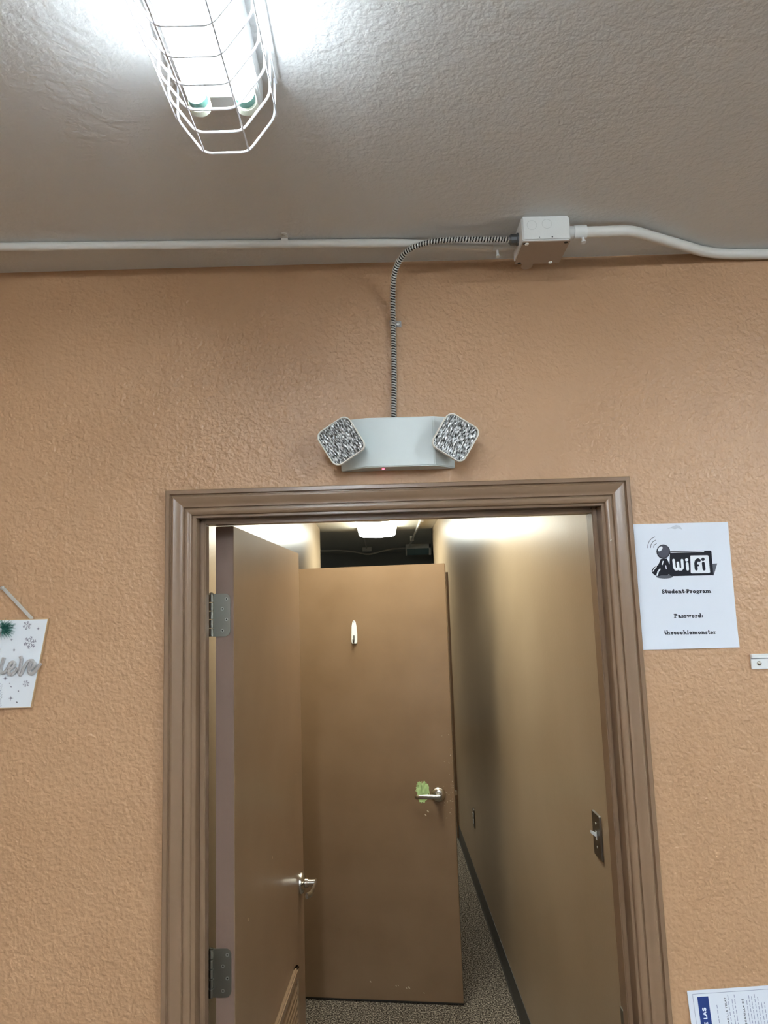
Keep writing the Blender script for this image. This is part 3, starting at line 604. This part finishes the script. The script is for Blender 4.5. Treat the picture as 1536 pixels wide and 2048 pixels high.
GLY = {
 'S': (.68, [([(.56,.78),(.46,.92),(.26,.92),(.14,.78),(.2,.6),(.44,.46),(.56,.28),(.48,.1),(.28,.06),(.1,.2)], .19)]),
 't': (.50, [([(.24,.92),(.24,.2),(.33,.1),(.45,.13)], .2), ([(.04,.62),(.45,.62)], .12)]),
 'u': (.78, [([(.18,.6),(.18,.24),(.28,.1),(.42,.12),(.56,.26)], .19), ([(.58,.6),(.58,.1)], .2), ([(.03,.62),(.2,.62)], .1), ([(.42,.62),(.58,.62)], .1), ([(.58,.05),(.74,.05)], .1)]),
 'd': (.76, [([(.5,.5),(.36,.6),(.2,.52),(.13,.33),(.2,.13),(.36,.06),(.5,.18)], .18), ([(.58,.95),(.58,.1)], .2), ([(.42,.96),(.58,.96)], .1), ([(.58,.05),(.74,.05)], .1)]),
 'e': (.66, [([(.54,.38),(.5,.52),(.34,.6),(.18,.5),(.13,.33),(.2,.13),(.36,.06),(.54,.16)], .18), ([(.15,.36),(.56,.36)], .09)]),
 'n': (.80, [([(.2,.6),(.2,.1)], .2), ([(.2,.42),(.34,.58),(.5,.58),(.59,.44),(.59,.1)], .19), ([(.03,.62),(.2,.62)], .1), ([(.05,.05),(.36,.05)], .1), ([(.44,.05),(.76,.05)], .1)]),
 '-': (.34, [([(.07,.34),(.25,.34)], .16)]),
 'P': (.80, [([(.24,.9),(.24,.1)], .22), ([(.24,.92),(.48,.92),(.64,.82),(.64,.6),(.48,.5),(.26,.5)], .17), ([(.04,.94),(.24,.94)], .1), ([(.04,.05),(.45,.05)], .1)]),
 'r': (.56, [([(.2,.6),(.2,.1)], .2), ([(.22,.42),(.32,.56),(.45,.56)], .18), ([(.03,.62),(.2,.62)], .1), ([(.04,.05),(.38,.05)], .1)]),
 'o': (.70, [([(.34,.6),(.18,.52),(.13,.33),(.18,.13),(.34,.06),(.5,.13),(.56,.33),(.5,.52),(.34,.6)], .18)]),
 'g': (.70, [([(.33,.6),(.18,.53),(.14,.4),(.2,.28),(.34,.24),(.47,.3),(.51,.42),(.46,.54),(.33,.6)], .16), ([(.5,.56),(.64,.62)], .1), ([(.2,.24),(.18,.1),(.46,.04),(.56,-.06),(.44,-.2),(.2,-.2),(.12,-.08),(.22,.02)], .13)]),
 'a': (.68, [([(.14,.5),(.26,.6),(.42,.58),(.5,.46),(.5,.14),(.6,.06),(.66,.1)], .18), ([(.48,.36),(.28,.32),(.15,.2),(.2,.08),(.34,.06),(.48,.2)], .16)]),
 'm': (1.18, [([(.2,.6),(.2,.1)], .2), ([(.2,.42),(.34,.58),(.48,.58),(.57,.44),(.57,.1)], .19), ([(.57,.42),(.71,.58),(.85,.58),(.95,.44),(.95,.1)], .19), ([(.03,.62),(.2,.62)], .1), ([(.05,.05),(.36,.05)], .1), ([(.44,.05),(.72,.05)], .1), ([(.82,.05),(1.12,.05)], .1)]),
 's': (.56, [([(.44,.5),(.36,.6),(.2,.6),(.12,.48),(.2,.37),(.38,.28),(.44,.16),(.34,.05),(.18,.05),(.09,.16)], .15)]),
 'w': (.94, [([(.12,.6),(.29,.12),(.47,.58),(.64,.12),(.81,.6)], .17), ([(0,.62),(.26,.62)], .1), ([(.68,.62),(.94,.62)], .1)]),
 ':': (.36, [([(.17,.14),(.18,.14)], .2), ([(.17,.52),(.18,.52)], .2)]),
 'h': (.80, [([(.2,.95),(.2,.1)], .2), ([(.2,.42),(.34,.58),(.5,.58),(.59,.44),(.59,.1)], .19), ([(.03,.96),(.2,.96)], .1), ([(.05,.05),(.36,.05)], .1), ([(.44,.05),(.76,.05)], .1)]),
 'c': (.62, [([(.52,.46),(.44,.58),(.3,.59),(.17,.5),(.13,.33),(.2,.13),(.36,.06),(.53,.16)], .18)]),
 'k': (.78, [([(.2,.95),(.2,.1)], .2), ([(.56,.6),(.3,.34),(.62,.08)], .17), ([(.03,.96),(.2,.96)], .1), ([(.05,.05),(.36,.05)], .1), ([(.44,.62),(.7,.62)], .1), ([(.5,.05),(.76,.05)], .1)]),
 'i': (.42, [([(.21,.58),(.21,.1)], .2), ([(.04,.62),(.21,.62)], .1), ([(.04,.05),(.38,.05)], .1), ([(.2,.86),(.21,.86)], .22)]),
 'D': (.80, [([(.2,.9),(.2,.1)], .2), ([(.2,.92),(.45,.9),(.62,.7),(.62,.32),(.45,.1),(.2,.08)], .18)]),
 'E': (.68, [([(.2,.92),(.2,.08)], .2), ([(.2,.92),(.56,.92)], .17), ([(.2,.5),(.5,.5)], .17), ([(.2,.08),(.56,.08)], .17)]),
 'L': (.62, [([(.2,.92),(.2,.08),(.54,.08)], .19)]),
 'A': (.80, [([(.1,.05),(.38,.92),(.68,.05)], .18), ([(.22,.32),(.58,.32)], .14)]),
 'M': (.98, [([(.15,.05),(.2,.92),(.48,.3),(.76,.92),(.82,.05)], .17)]),
 'C': (.76, [([(.64,.75),(.5,.92),(.28,.9),(.14,.68),(.14,.32),(.28,.1),(.5,.08),(.64,.24)], .17)]),
 'R': (.78, [([(.2,.05),(.2,.92),(.48,.92),(.6,.74),(.48,.5),(.22,.5)], .17), ([(.4,.48),(.64,.05)], .17)]),
 'I': (.36, [([(.18,.92),(.18,.05)], .18)]),
 'T': (.70, [([(.06,.92),(.62,.92)], .17), ([(.34,.9),(.34,.05)], .18)]),
 '?': (.60, [([(.1,.7),(.2,.9),(.42,.88),(.48,.68),(.28,.46),(.28,.32)], .16), ([(.28,.08),(.29,.08)], .18)]),
 ' ': (.36, []),
}
def lettering(text, x0, x1, base, slope, cap, P, b, lay=1):
    tot = sum(GLY[c][0] for c in text); kx = (x1-x0)/tot; x = x0
    for ch in text:
        adv, st_ = GLY[ch]
        for pts, wd in st_:
            b.stroke([(x+p*kx, base+(x+p*kx-x0)*slope+q*cap) for p, q in pts], wd*1.2*(kx+cap)/2, P, lay)
        x += adv*kx
    return b
PA = -.0078; PC = (.6696, 1.8512)
def PP(a, c, lay=0):          # paper millimetres -> world; the lower edge lifts off the wall a little
    x, z = a/1000, c/1000
    lift = .0006+.0035*max(0, (-z-.06)/.08)**2+.0008*max(0, (z-.11)/.03)
    return (PC[0]+x*math.cos(PA)-z*math.sin(PA), -lift-lay*.00012, PC[1]+x*math.sin(PA)+z*math.cos(PA))
wp = root('wifi_notice', (PC[0], 0, PC[1]-.14))
def sheet(Pf, w_, h_, nx, ny, name, m, par):
    b = MB(); vs = [Pf(-w_/2+w_*i/nx, -h_/2+h_*j/ny, 0) for j in range(ny+1) for i in range(nx+1)]
    b.add(vs, [(j*(nx+1)+i, j*(nx+1)+i+1, (j+1)*(nx+1)+i+1, (j+1)*(nx+1)+i) for j in range(ny) for i in range(nx)])
    b.add([(v[0], v[1]+.00025, v[2]) for v in vs], [(j*(nx+1)+i, (j+1)*(nx+1)+i, (j+1)*(nx+1)+i+1, j*(nx+1)+i+1) for j in range(ny) for i in range(nx)])
    return b.build(name, m, par, fix=False)
pp = sheet(PP, 215.9, 279.4, 4, 28, 'paper_sheet', 'paper', wp)
for lay, sh, pts in POLYS:
    MB().face([PP(a, c, lay+1) for a, c in pts]).build('printed_shape', 'ink_'+sh, pp, fix=False)
for i_, (lay, sh, wd, pts) in enumerate(STROKES):
    b = MB(); b.k = i_*7
    b.stroke(pts, wd, PP, lay+1).build('printed_stroke', 'ink_'+sh, pp, fix=False)
for text, (p0, p1) in LINES:
    b = lettering(text, p0[0], p1[0], p0[1], (p1[1]-p0[1])/(p1[0]-p0[0]), 8.4, PP, MB())
    tag(b.build('printed_text', 'ink_k', pp, fix=False), 'bold black line of text reading '+text)
MB().face([PP(a, c, 1) for a, c in TAPE]).build('tape_crease', 'tape_mark', pp, fix=False)
tag(wp, 'white wireless password notice taped to the wall right of the door', 'notice')

# ------------------------------------------------------------------ landscape info sheet, lower right
SA = R(1.6); SC = (.5986, 1.0137)     # its upper left corner
def SP(a, c, lay=0):                  # a right, c down from the corner (metres)
    x, z = a, -c
    y = -.0012-.045*max(0, c)**1.0*.35-.9*max(0, c)**2
    return (SC[0]+x*math.cos(SA)-z*math.sin(SA), y-lay*.00012, SC[1]+x*math.sin(SA)+z*math.cos(SA))
ip = root('info_sheet', (SC[0]+.14, 0, SC[1]-.2))
b = MB(); W_, H_, nx, ny = .2794, .2159, 4, 20
vs = [SP(W_*i/nx, H_*j/ny, 0) for j in range(ny+1) for i in range(nx+1)]
fs = [(j*(nx+1)+i, (j+1)*(nx+1)+i, (j+1)*(nx+1)+i+1, j*(nx+1)+i+1) for j in range(ny) for i in range(nx)]
b.add(vs, fs); b.add([(v[0], v[1]+.0006, v[2]) for v in vs], [f[::-1] for f in fs])
isht = b.build('paper_sheet', 'paper', ip, fix=False)
b = MB()
for q in ([(.0105, .0068), (.27, .0068)], [(.0105, .0068), (.0105, .209)], [(.27, .0068), (.27, .209)], [(.0105, .209), (.27, .209)]):
    n_ = 24; b.stroke([(q[0][0]+(q[1][0]-q[0][0])*k/n_, q[0][1]+(q[1][1]-q[0][1])*k/n_) for k in range(n_+1)], .0009, SP, 1, False)
b.build('border_line', 'ink_p', isht, fix=False)
b = MB()
for k in range(12): b.face([SP(x, c, 1) for x, c in ((.0195, .0125+.0155*k), (.0195, .0125+.0155*(k+1)), (.0425, .0125+.0155*(k+1)), (.0425, .0125+.0155*k))])
b.build('navy_banner', 'navy', isht, fix=False)
# lettering runs upwards along the sheet
SV = lambda x0, c0: (lambda a, q, lay=0: SP(x0-q, c0-a, lay))
tag(lettering('DE LAS', 0, .0420, 0, 0, .0072, SV(.0342, .0745), MB(), 2).build('banner_lettering', 'ink_w', isht, fix=False), 'white capitals reading DE LAS running up the banner')
b = MB(); lettering('MASCARILLA TELA?', 0, .066, 0, 0, .0032, SV(.0785, .083), b, 1); lettering('MASCARILLA DE', 0, .060, 0, 0, .0034, SV(.1145, .081), b, 1)
b.build('heading_text', 'ink_g', isht, fix=False)
rnd = random.Random(11); b = MB()
for x, top_ in ((.083, .012), (.091, .017), (.0965, .012), (.058, .028), (.121, .022), (.1265, .016), (.132, .018), (.1385, .014), (.1445, .018), (.151, .026), (.157, .03)):
    c = .19; 
    while c > top_+.004:
        l = rnd.uniform(.004, .011); l = min(l, c-top_)
        if l > .0015: b.stroke([(x+rnd.uniform(-.0002, .0002), c), (x, c-l)], .0014, SP, 1, False)
        c -= l+.0022
b.build('body_text_lines', 'ink_p', isht, fix=False)
tag(ip, 'white landscape info sheet with navy banner at the lower right', 'notice')

# ------------------------------------------------------------------ white bracket at the right edge
br = root('wall_bracket', (.825, 0, 1.66))
MB().box(.7985, .872, -.0055, -.0006, 1.6628, 1.6865).build('lower_flange', 'plastic', br, bevel=.0008)
MB().box(.7985, .8372, -.0105, -.0006, 1.6865, 1.6955).build('upper_lip', 'plastic', br, bevel=.0012)
MB().box(.7988, .8370, -.0062, -.0050, 1.6850, 1.6868).build('lip_groove', 'zinc', br)
sw = MB().lathe((.8150, -.0055, 1.6752), (0, -1, 0), [(.0052, 0), (.0050, .0014), (.0036, .0028), (.001, .0034)], 16).build('screw', 'nickel', br)
MB().box(.8110, .8190, -.0086, -.0080, 1.6746, 1.6758).build('screw_slot', 'dark', sw)
tag(br, 'small white bracket with one round screw at the right edge', 'bracket')

# ------------------------------------------------------------------ hanging winter sign at the left edge
CX, CZ = -.853, 1.727
sg = root('winter_sign', (CX, 0, CZ-.095))
SPt = lambda a, c, lay=0: (CX+a/1000, -.0102-lay*.00025, CZ+c/1000)
q = [(-108, 97), (108.5, 95.6), (77, -94.4), (-77, -93)]
bo = MB().prism(q, lambda a, c: (CX+a/1000, -.0100, CZ+c/1000), lambda a, c: (CX+a/1000, -.0030, CZ+c/1000)).build('board', 'board_edge', sg)
MB().prism([(a*.985, c*.985) for a, c in q], lambda a, c: (CX+a/1000, -.0102, CZ+c/1000), lambda a, c: (CX+a/1000, -.0095, CZ+c/1000)).build('painted_face', 'board', bo)
b = MB()
for sx in (-1, 1):
    p0, p1 = Vector((sx*2.5, 0, 168)), Vector((sx*72, 0, 95)); d = (p1-p0).normalized(); n_ = Vector((-d.z, 0, d.x))*3.9
    b.prism([(0, 0), (1, 0), (1, 1), (0, 1)], lambda s_, t: (CX+(p0.x+(p1.x-p0.x)*s_+n_.x*(2*t-1))/1000, -.0060-.0010*t, CZ+(p0.z+(p1.z-p0.z)*s_+n_.z*(2*t-1))/1000),
            lambda s_, t: (CX+(p0.x+(p1.x-p0.x)*s_+n_.x*(2*t-1))/1000, -.0054-.0010*t, CZ+(p0.z+(p1.z-p0.z)*s_+n_.z*(2*t-1))/1000))
b.build('ribbon', 'ribbon', sg)
MB().lathe((CX+.004, 0, CZ+.166), (0, -1, 0), [(.0012, 0), (.0012, .008), (.0042, .0085), (.004, .010), (.001, .011)], 12).build('nail', 'screw', sg)
def raised(pts, r_, m, name, par):
    pth = fillet([(CX+a/1000, -.0135, CZ+c/1000) for a, c in pts], .008, 4)
    return MB().tube(pth, r_, 10).build(name, m, par)
word = SIGN['word'] + [[(-88, 30), (-92, -20)], [(-88, 30), (-70, 24), (-80, 6), (-66, -8), (-90, -20)], [(-58, -10), (-46, -4), (-52, 4), (-60, -8), (-50, -18), (-36, -10)], [(-36, -10), (-26, 20), (-32, 24), (-34, -14), (-20, -14), (-2, 0)]]
for wst in word: raised(wst, .0038, 'glitter', 'glitter_letter', sg)
raised([(3.5, 38), (5.5, 30)], .0028, 'glitter', 'glitter_letter', sg)
def flake(cx, cy, r_, b):
    for k in range(6):
        a = R(60*k+15); d = (math.cos(a), math.sin(a)); e = (-d[1], d[0])
        b.stroke([(cx+d[0]*r_*.15, cy+d[1]*r_*.15), (cx+d[0]*r_, cy+d[1]*r_)], r_*.12, SPt, 1, False)
        for t, s_ in ((.5, .28), (.78, .2)):
            for sg_ in (-1, 1):
                b.stroke([(cx+d[0]*r_*t, cy+d[1]*r_*t), (cx+d[0]*r_*(t+.2)+e[0]*sg_*r_*s_, cy+d[1]*r_*(t+.2)+e[1]*sg_*r_*s_)], r_*.11, SPt, 1, False)
for (c_, r_) in SIGN['flakes']:
    b = MB(); flake(c_[0], c_[1], r_/7.06*1.13, b); b.build('printed_snowflake', 'silver_ink', bo, fix=False)
for (c_, r_) in SIGN['stars']:
    b = MB(); rr = r_/7.06*1.13
    for k in range(4 if r_ > 20 else 3):
        a = R(45*k if r_ > 20 else 60*k); l = rr*(1 if k % 2 == 0 else .6); wdt = rr*.12 if r_ > 20 else rr*.7
        b.face([SPt(c_[0]+l*math.cos(a), c_[1]+l*math.sin(a), 1), SPt(c_[0]-wdt*math.sin(a), c_[1]+wdt*math.cos(a), 1), SPt(c_[0]-l*math.cos(a), c_[1]-l*math.sin(a), 1), SPt(c_[0]+wdt*math.sin(a), c_[1]-wdt*math.cos(a), 1)])
    b.build('printed_star', 'silver_ink', bo, fix=False)
rnd = random.Random(4); b = MB(); y0_ = -40.6
while y0_ > -90:        # illegible column of small silver print
    for k in range(2):
        q0 = (8+rnd.uniform(0, 5), y0_-rnd.uniform(0, 1.2)); b.stroke([q0, (q0[0]+rnd.uniform(-2.5, 2.5), q0[1]-rnd.uniform(-.8, 1.2))], .5, SPt, 1, False)
    y0_ -= 1.3
b.build('printed_side_text', 'silver_ink', bo, fix=False)
sx0, sz0 = SIGN['sprig'][0]
b = MB(); rnd = random.Random(9)
for k in range(150):
    a = R(rnd.gauss(8, 48)); l = rnd.uniform(.014, .031); e = R(rnd.uniform(5, 60))
    p0 = Vector((CX+(sx0-3)/1000+rnd.uniform(-.004, .004), -.014, CZ+sz0/1000+rnd.uniform(-.005, .005)))
    d = Vector((math.cos(a)*math.cos(e), -math.sin(e)*.6, math.sin(a)*math.cos(e)))
    b.tube([p0, p0+d*l*.6, p0+d*l+Vector((0, 0, -.001))], .0006, 4, rfun=lambda L, an, l=l: .00075*(1.05-L/l*.85) if l > 0 else .0006)
tag(b.build('pine_needles', 'pine', sg), 'green pine needle sprig', kind='stuff')
for k in range(7):
    a = 2*math.pi*k/7; c_ = Vector((CX-.004+.010*math.cos(a), -.020, CZ+.074+.012*math.sin(a)))
    b = MB(); b.lathe(c_, Vector((math.cos(a), -.8, math.sin(a))), [(.001, -.008), (.005, -.004), (.0065, 0), (.005, .005), (.001, .008)], 10); b.build('petal', 'frost', sg)
tag(sg, 'white tapered winter sign with glitter script hanging by a silver ribbon', 'sign')

# ------------------------------------------------------------------ corridor fittings
hk = root('adhesive_hook', (0, 0, 0), -A2); hk.location = (.3121-W2*math.cos(A2), 1.9349+W2*math.sin(A2), 0)
hx_ = W2-.4645
b = MB(); prof_ = [(-.0115, .0), (-.0150, .010), (-.0155, .045), (-.0125, .088), (-.0085, .108), (-.004, .115), (.004, .115), (.0085, .108), (.0125, .088), (.0155, .045), (.0150, .010), (.0115, 0)]
b.prism(prof_, lambda a, c: (hx_+a, -.0008, 1.648+c), lambda a, c: (hx_+a*.86, -.0085, 1.650+c*.965)); b.build('backing', 'plastic', hk, local=True, bevel=.001)
b = MB(); b.tube(fillet([(hx_-.001, -.008, 1.690), (hx_-.001, -.012, 1.666), (hx_-.001, -.022, 1.655), (hx_-.001, -.030, 1.664), (hx_-.001, -.030, 1.672)], .008, 4), .0042, 10); b.build('hook', 'grey_hook', hk, local=True)
MB().lathe((hx_, -.0085, 1.757), (0, -1, 0), [(.003, 0), (.0026, .0006)], 10).build('dimple', 'grey_hook', hk, local=True)
tag(hk, 'small white adhesive hook stuck on the brown door across the corridor', 'hook')

sw = root('light_switch', (XR, .416, 1.14))
yc, zc_ = .417, 1.1965
b = MB(); sec = rrect(.070, .116, .003, 3); b.prism(sec, lambda a, c: (XR-.0005, yc+a, zc_+c), lambda a, c: (XR-.0052, yc+a*.96, zc_+c*.975)); b.build('wall_plate', 'plate', sw)
MB().box(XR-.0065, XR-.005, yc-.0052, yc+.0052, zc_-.012, zc_+.012).build('collar', 'plastic', sw, bevel=.0008)
MB().prism([(-.005, -.005), (.005, -.005), (.0035, .006), (-.0035, .006)], lambda a, c: (XR-.005, yc+a, zc_+c), lambda a, c: (XR-.021, yc+a*.8, zc_+.010+c*.75)).build('toggle', 'plastic', sw, bevel=.0012)
for dz in (-.0302, .0302): MB().lathe((XR-.0050, yc, zc_+dz), (-1, 0, 0), [(.0033, 0), (.003, .0009), (.001, .0014)], 12).build('screw', 'screw', sw)
tag(sw, 'bronze switch plate with white toggle on the corridor wall', 'light switch')

ol = root('wall_outlet', (XR, 3.25, .39)); yc, zc_ = 3.25, .448
MB().prism(rrect(.070, .114, .003, 3), lambda a, c: (XR-.0005, yc+a, zc_+c), lambda a, c: (XR-.0055, yc+a*.96, zc_+c*.975)).build('wall_plate', 'plate', ol)
for dz in (-.0195, .0195):
    oo = MB().prism(rrect(.034, .028, .011, 4), lambda a, c: (XR-.005, yc+a, zc_+dz+c), lambda a, c: (XR-.0075, yc+a, zc_+dz+c)).build('receptacle', 'plastic', ol)
    for dy in (-.0065, .0065): MB().box(XR-.0080, XR-.0072, yc+dy-.001, yc+dy+.001, zc_+dz-.001, zc_+dz+.007).build('slot', 'dark', oo)
tag(ol, 'small outlet plate low on the far corridor wall', 'outlet')

def wrap_light(y0, y1, loc):
    xc, hw = -.022, .190
    r = root('wraparound_light', loc); 
    MB().box(xc-hw+.012, xc+hw-.012, y0+.012, y1-.012, ZC-.060, ZC-.0005).build('housing', 'white_metal', r, bevel=.002)
    sec = [(-hw+.010, -.045), (-hw+.004, -.060), (-hw+.016, -.090), (-hw+.05, -.100), (0, -.107), (hw-.05, -.100), (hw-.016, -.090), (hw-.004, -.060), (hw-.010, -.045)]
    inn = [(a*.985, c+.003) for a, c in sec][::-1]
    MB().prism(sec+inn, lambda a, c: (xc+a, y0+.006, ZC+c), lambda a, c: (xc+a, y1-.006, ZC+c)).build('lens', 'wrap', r, ang=50)
    for (ya, yb) in ((y0, y0+.012), (y1-.012, y1)):
        MB().prism([(-hw, -.0005), (-hw, -.075), (-hw+.016, -.088), (0, -.094), (hw-.016, -.088), (hw, -.075), (hw, -.0005)], lambda a, c: (xc+a, ya, ZC+c), lambda a, c: (xc+a, yb, ZC+c)).build('end_plate', 'hall_metal', r, bevel=.0015)
    return r
wl = wrap_light(4.36, 5.60, (-.022, 4.98, ZC))
tag(wl, 'glowing wraparound ceiling light down the corridor above the brown door', 'light', 'corridor ceiling lights')
wl2 = wrap_light(.94, 1.86, (-.022, 1.40, ZC))
tag(wl2, 'shorter glowing wraparound ceiling light hidden from view by the door head', 'light', 'corridor ceiling lights')

hc = root('corridor_conduit', (.38, 6.5, ZC))
MB().tube([(.392, 4.0, ZC-.012), (.392, YE+.02, ZC-.012), (.398, 7.95, ZC-.012)], .0115, 10).build('pipe', 'emt', hc)
for y in (5.0, 6.9): MB().box(.37, .415, y-.01, y+.01, ZC-.027, ZC-.0005 if y < YE else ZC+.029).build('strap', 'emt', hc)
tag(hc, 'pale conduit running down the corridor ceiling beside the light', 'conduit')
fc = root('cross_conduit', (-.2, 8.3, ZC))
pth = [(-1.2, 8.34, ZC+.005), (-.55, 8.34, ZC+.005), (-.32, 8.34, ZC-.03), (-.16, 8.34, ZC-.075), (.0, 8.34, ZC-.035), (.20, 8.34, ZC+.005), (.88, 8.34, ZC+.005)]
MB().tube(fillet(pth, .08, 5), .011, 8).build('pipe', 'emt', fc)
MB().box(-.24, -.11, 8.28, 8.38, ZC-.025, ZC+.03).build('junction', 'box', fc, bevel=.003)
MB().tube([(-.18, 6.8, ZC+.018), (-.18, 8.28, ZC+.018)], .009, 8).build('branch_pipe', 'emt', fc)
tag(fc, 'dim conduit crossing the dark ceiling with a junction in its middle', 'conduit')
ul = root('unlit_strip_light', (.50, 8.1, ZC))
MB().box(.36, .70, 8.02, 8.16, ZC-.03, ZC+.0295).build('housing', 'white_metal', ul, bevel=.003)
b = MB(); sec = [(-.062+.124*k/10, -.03-.085*math.sin(math.pi*k/10)**.6) for k in range(11)]
b.prism(sec, lambda a, c: (.37, 8.09+a, ZC+c), lambda a, c: (.67, 8.09+a, ZC+c)); b.build('cover', 'cool_off', ul, ang=50)
for (xa, xb) in ((.355, .370), (.67, .70)):
    MB().prism([(-.07, .029), (-.07, -.07), (-.04, -.118), (.04, -.118), (.07, -.07), (.07, .029)], lambda a, c: (xa, 8.09+a, ZC+c), lambda a, c: (xb, 8.09+a, ZC+c)).build('end_cap', 'plastic', ul, bevel=.004)
tag(ul, 'unlit bluish light fixture with white end cap in the dark end', 'light')
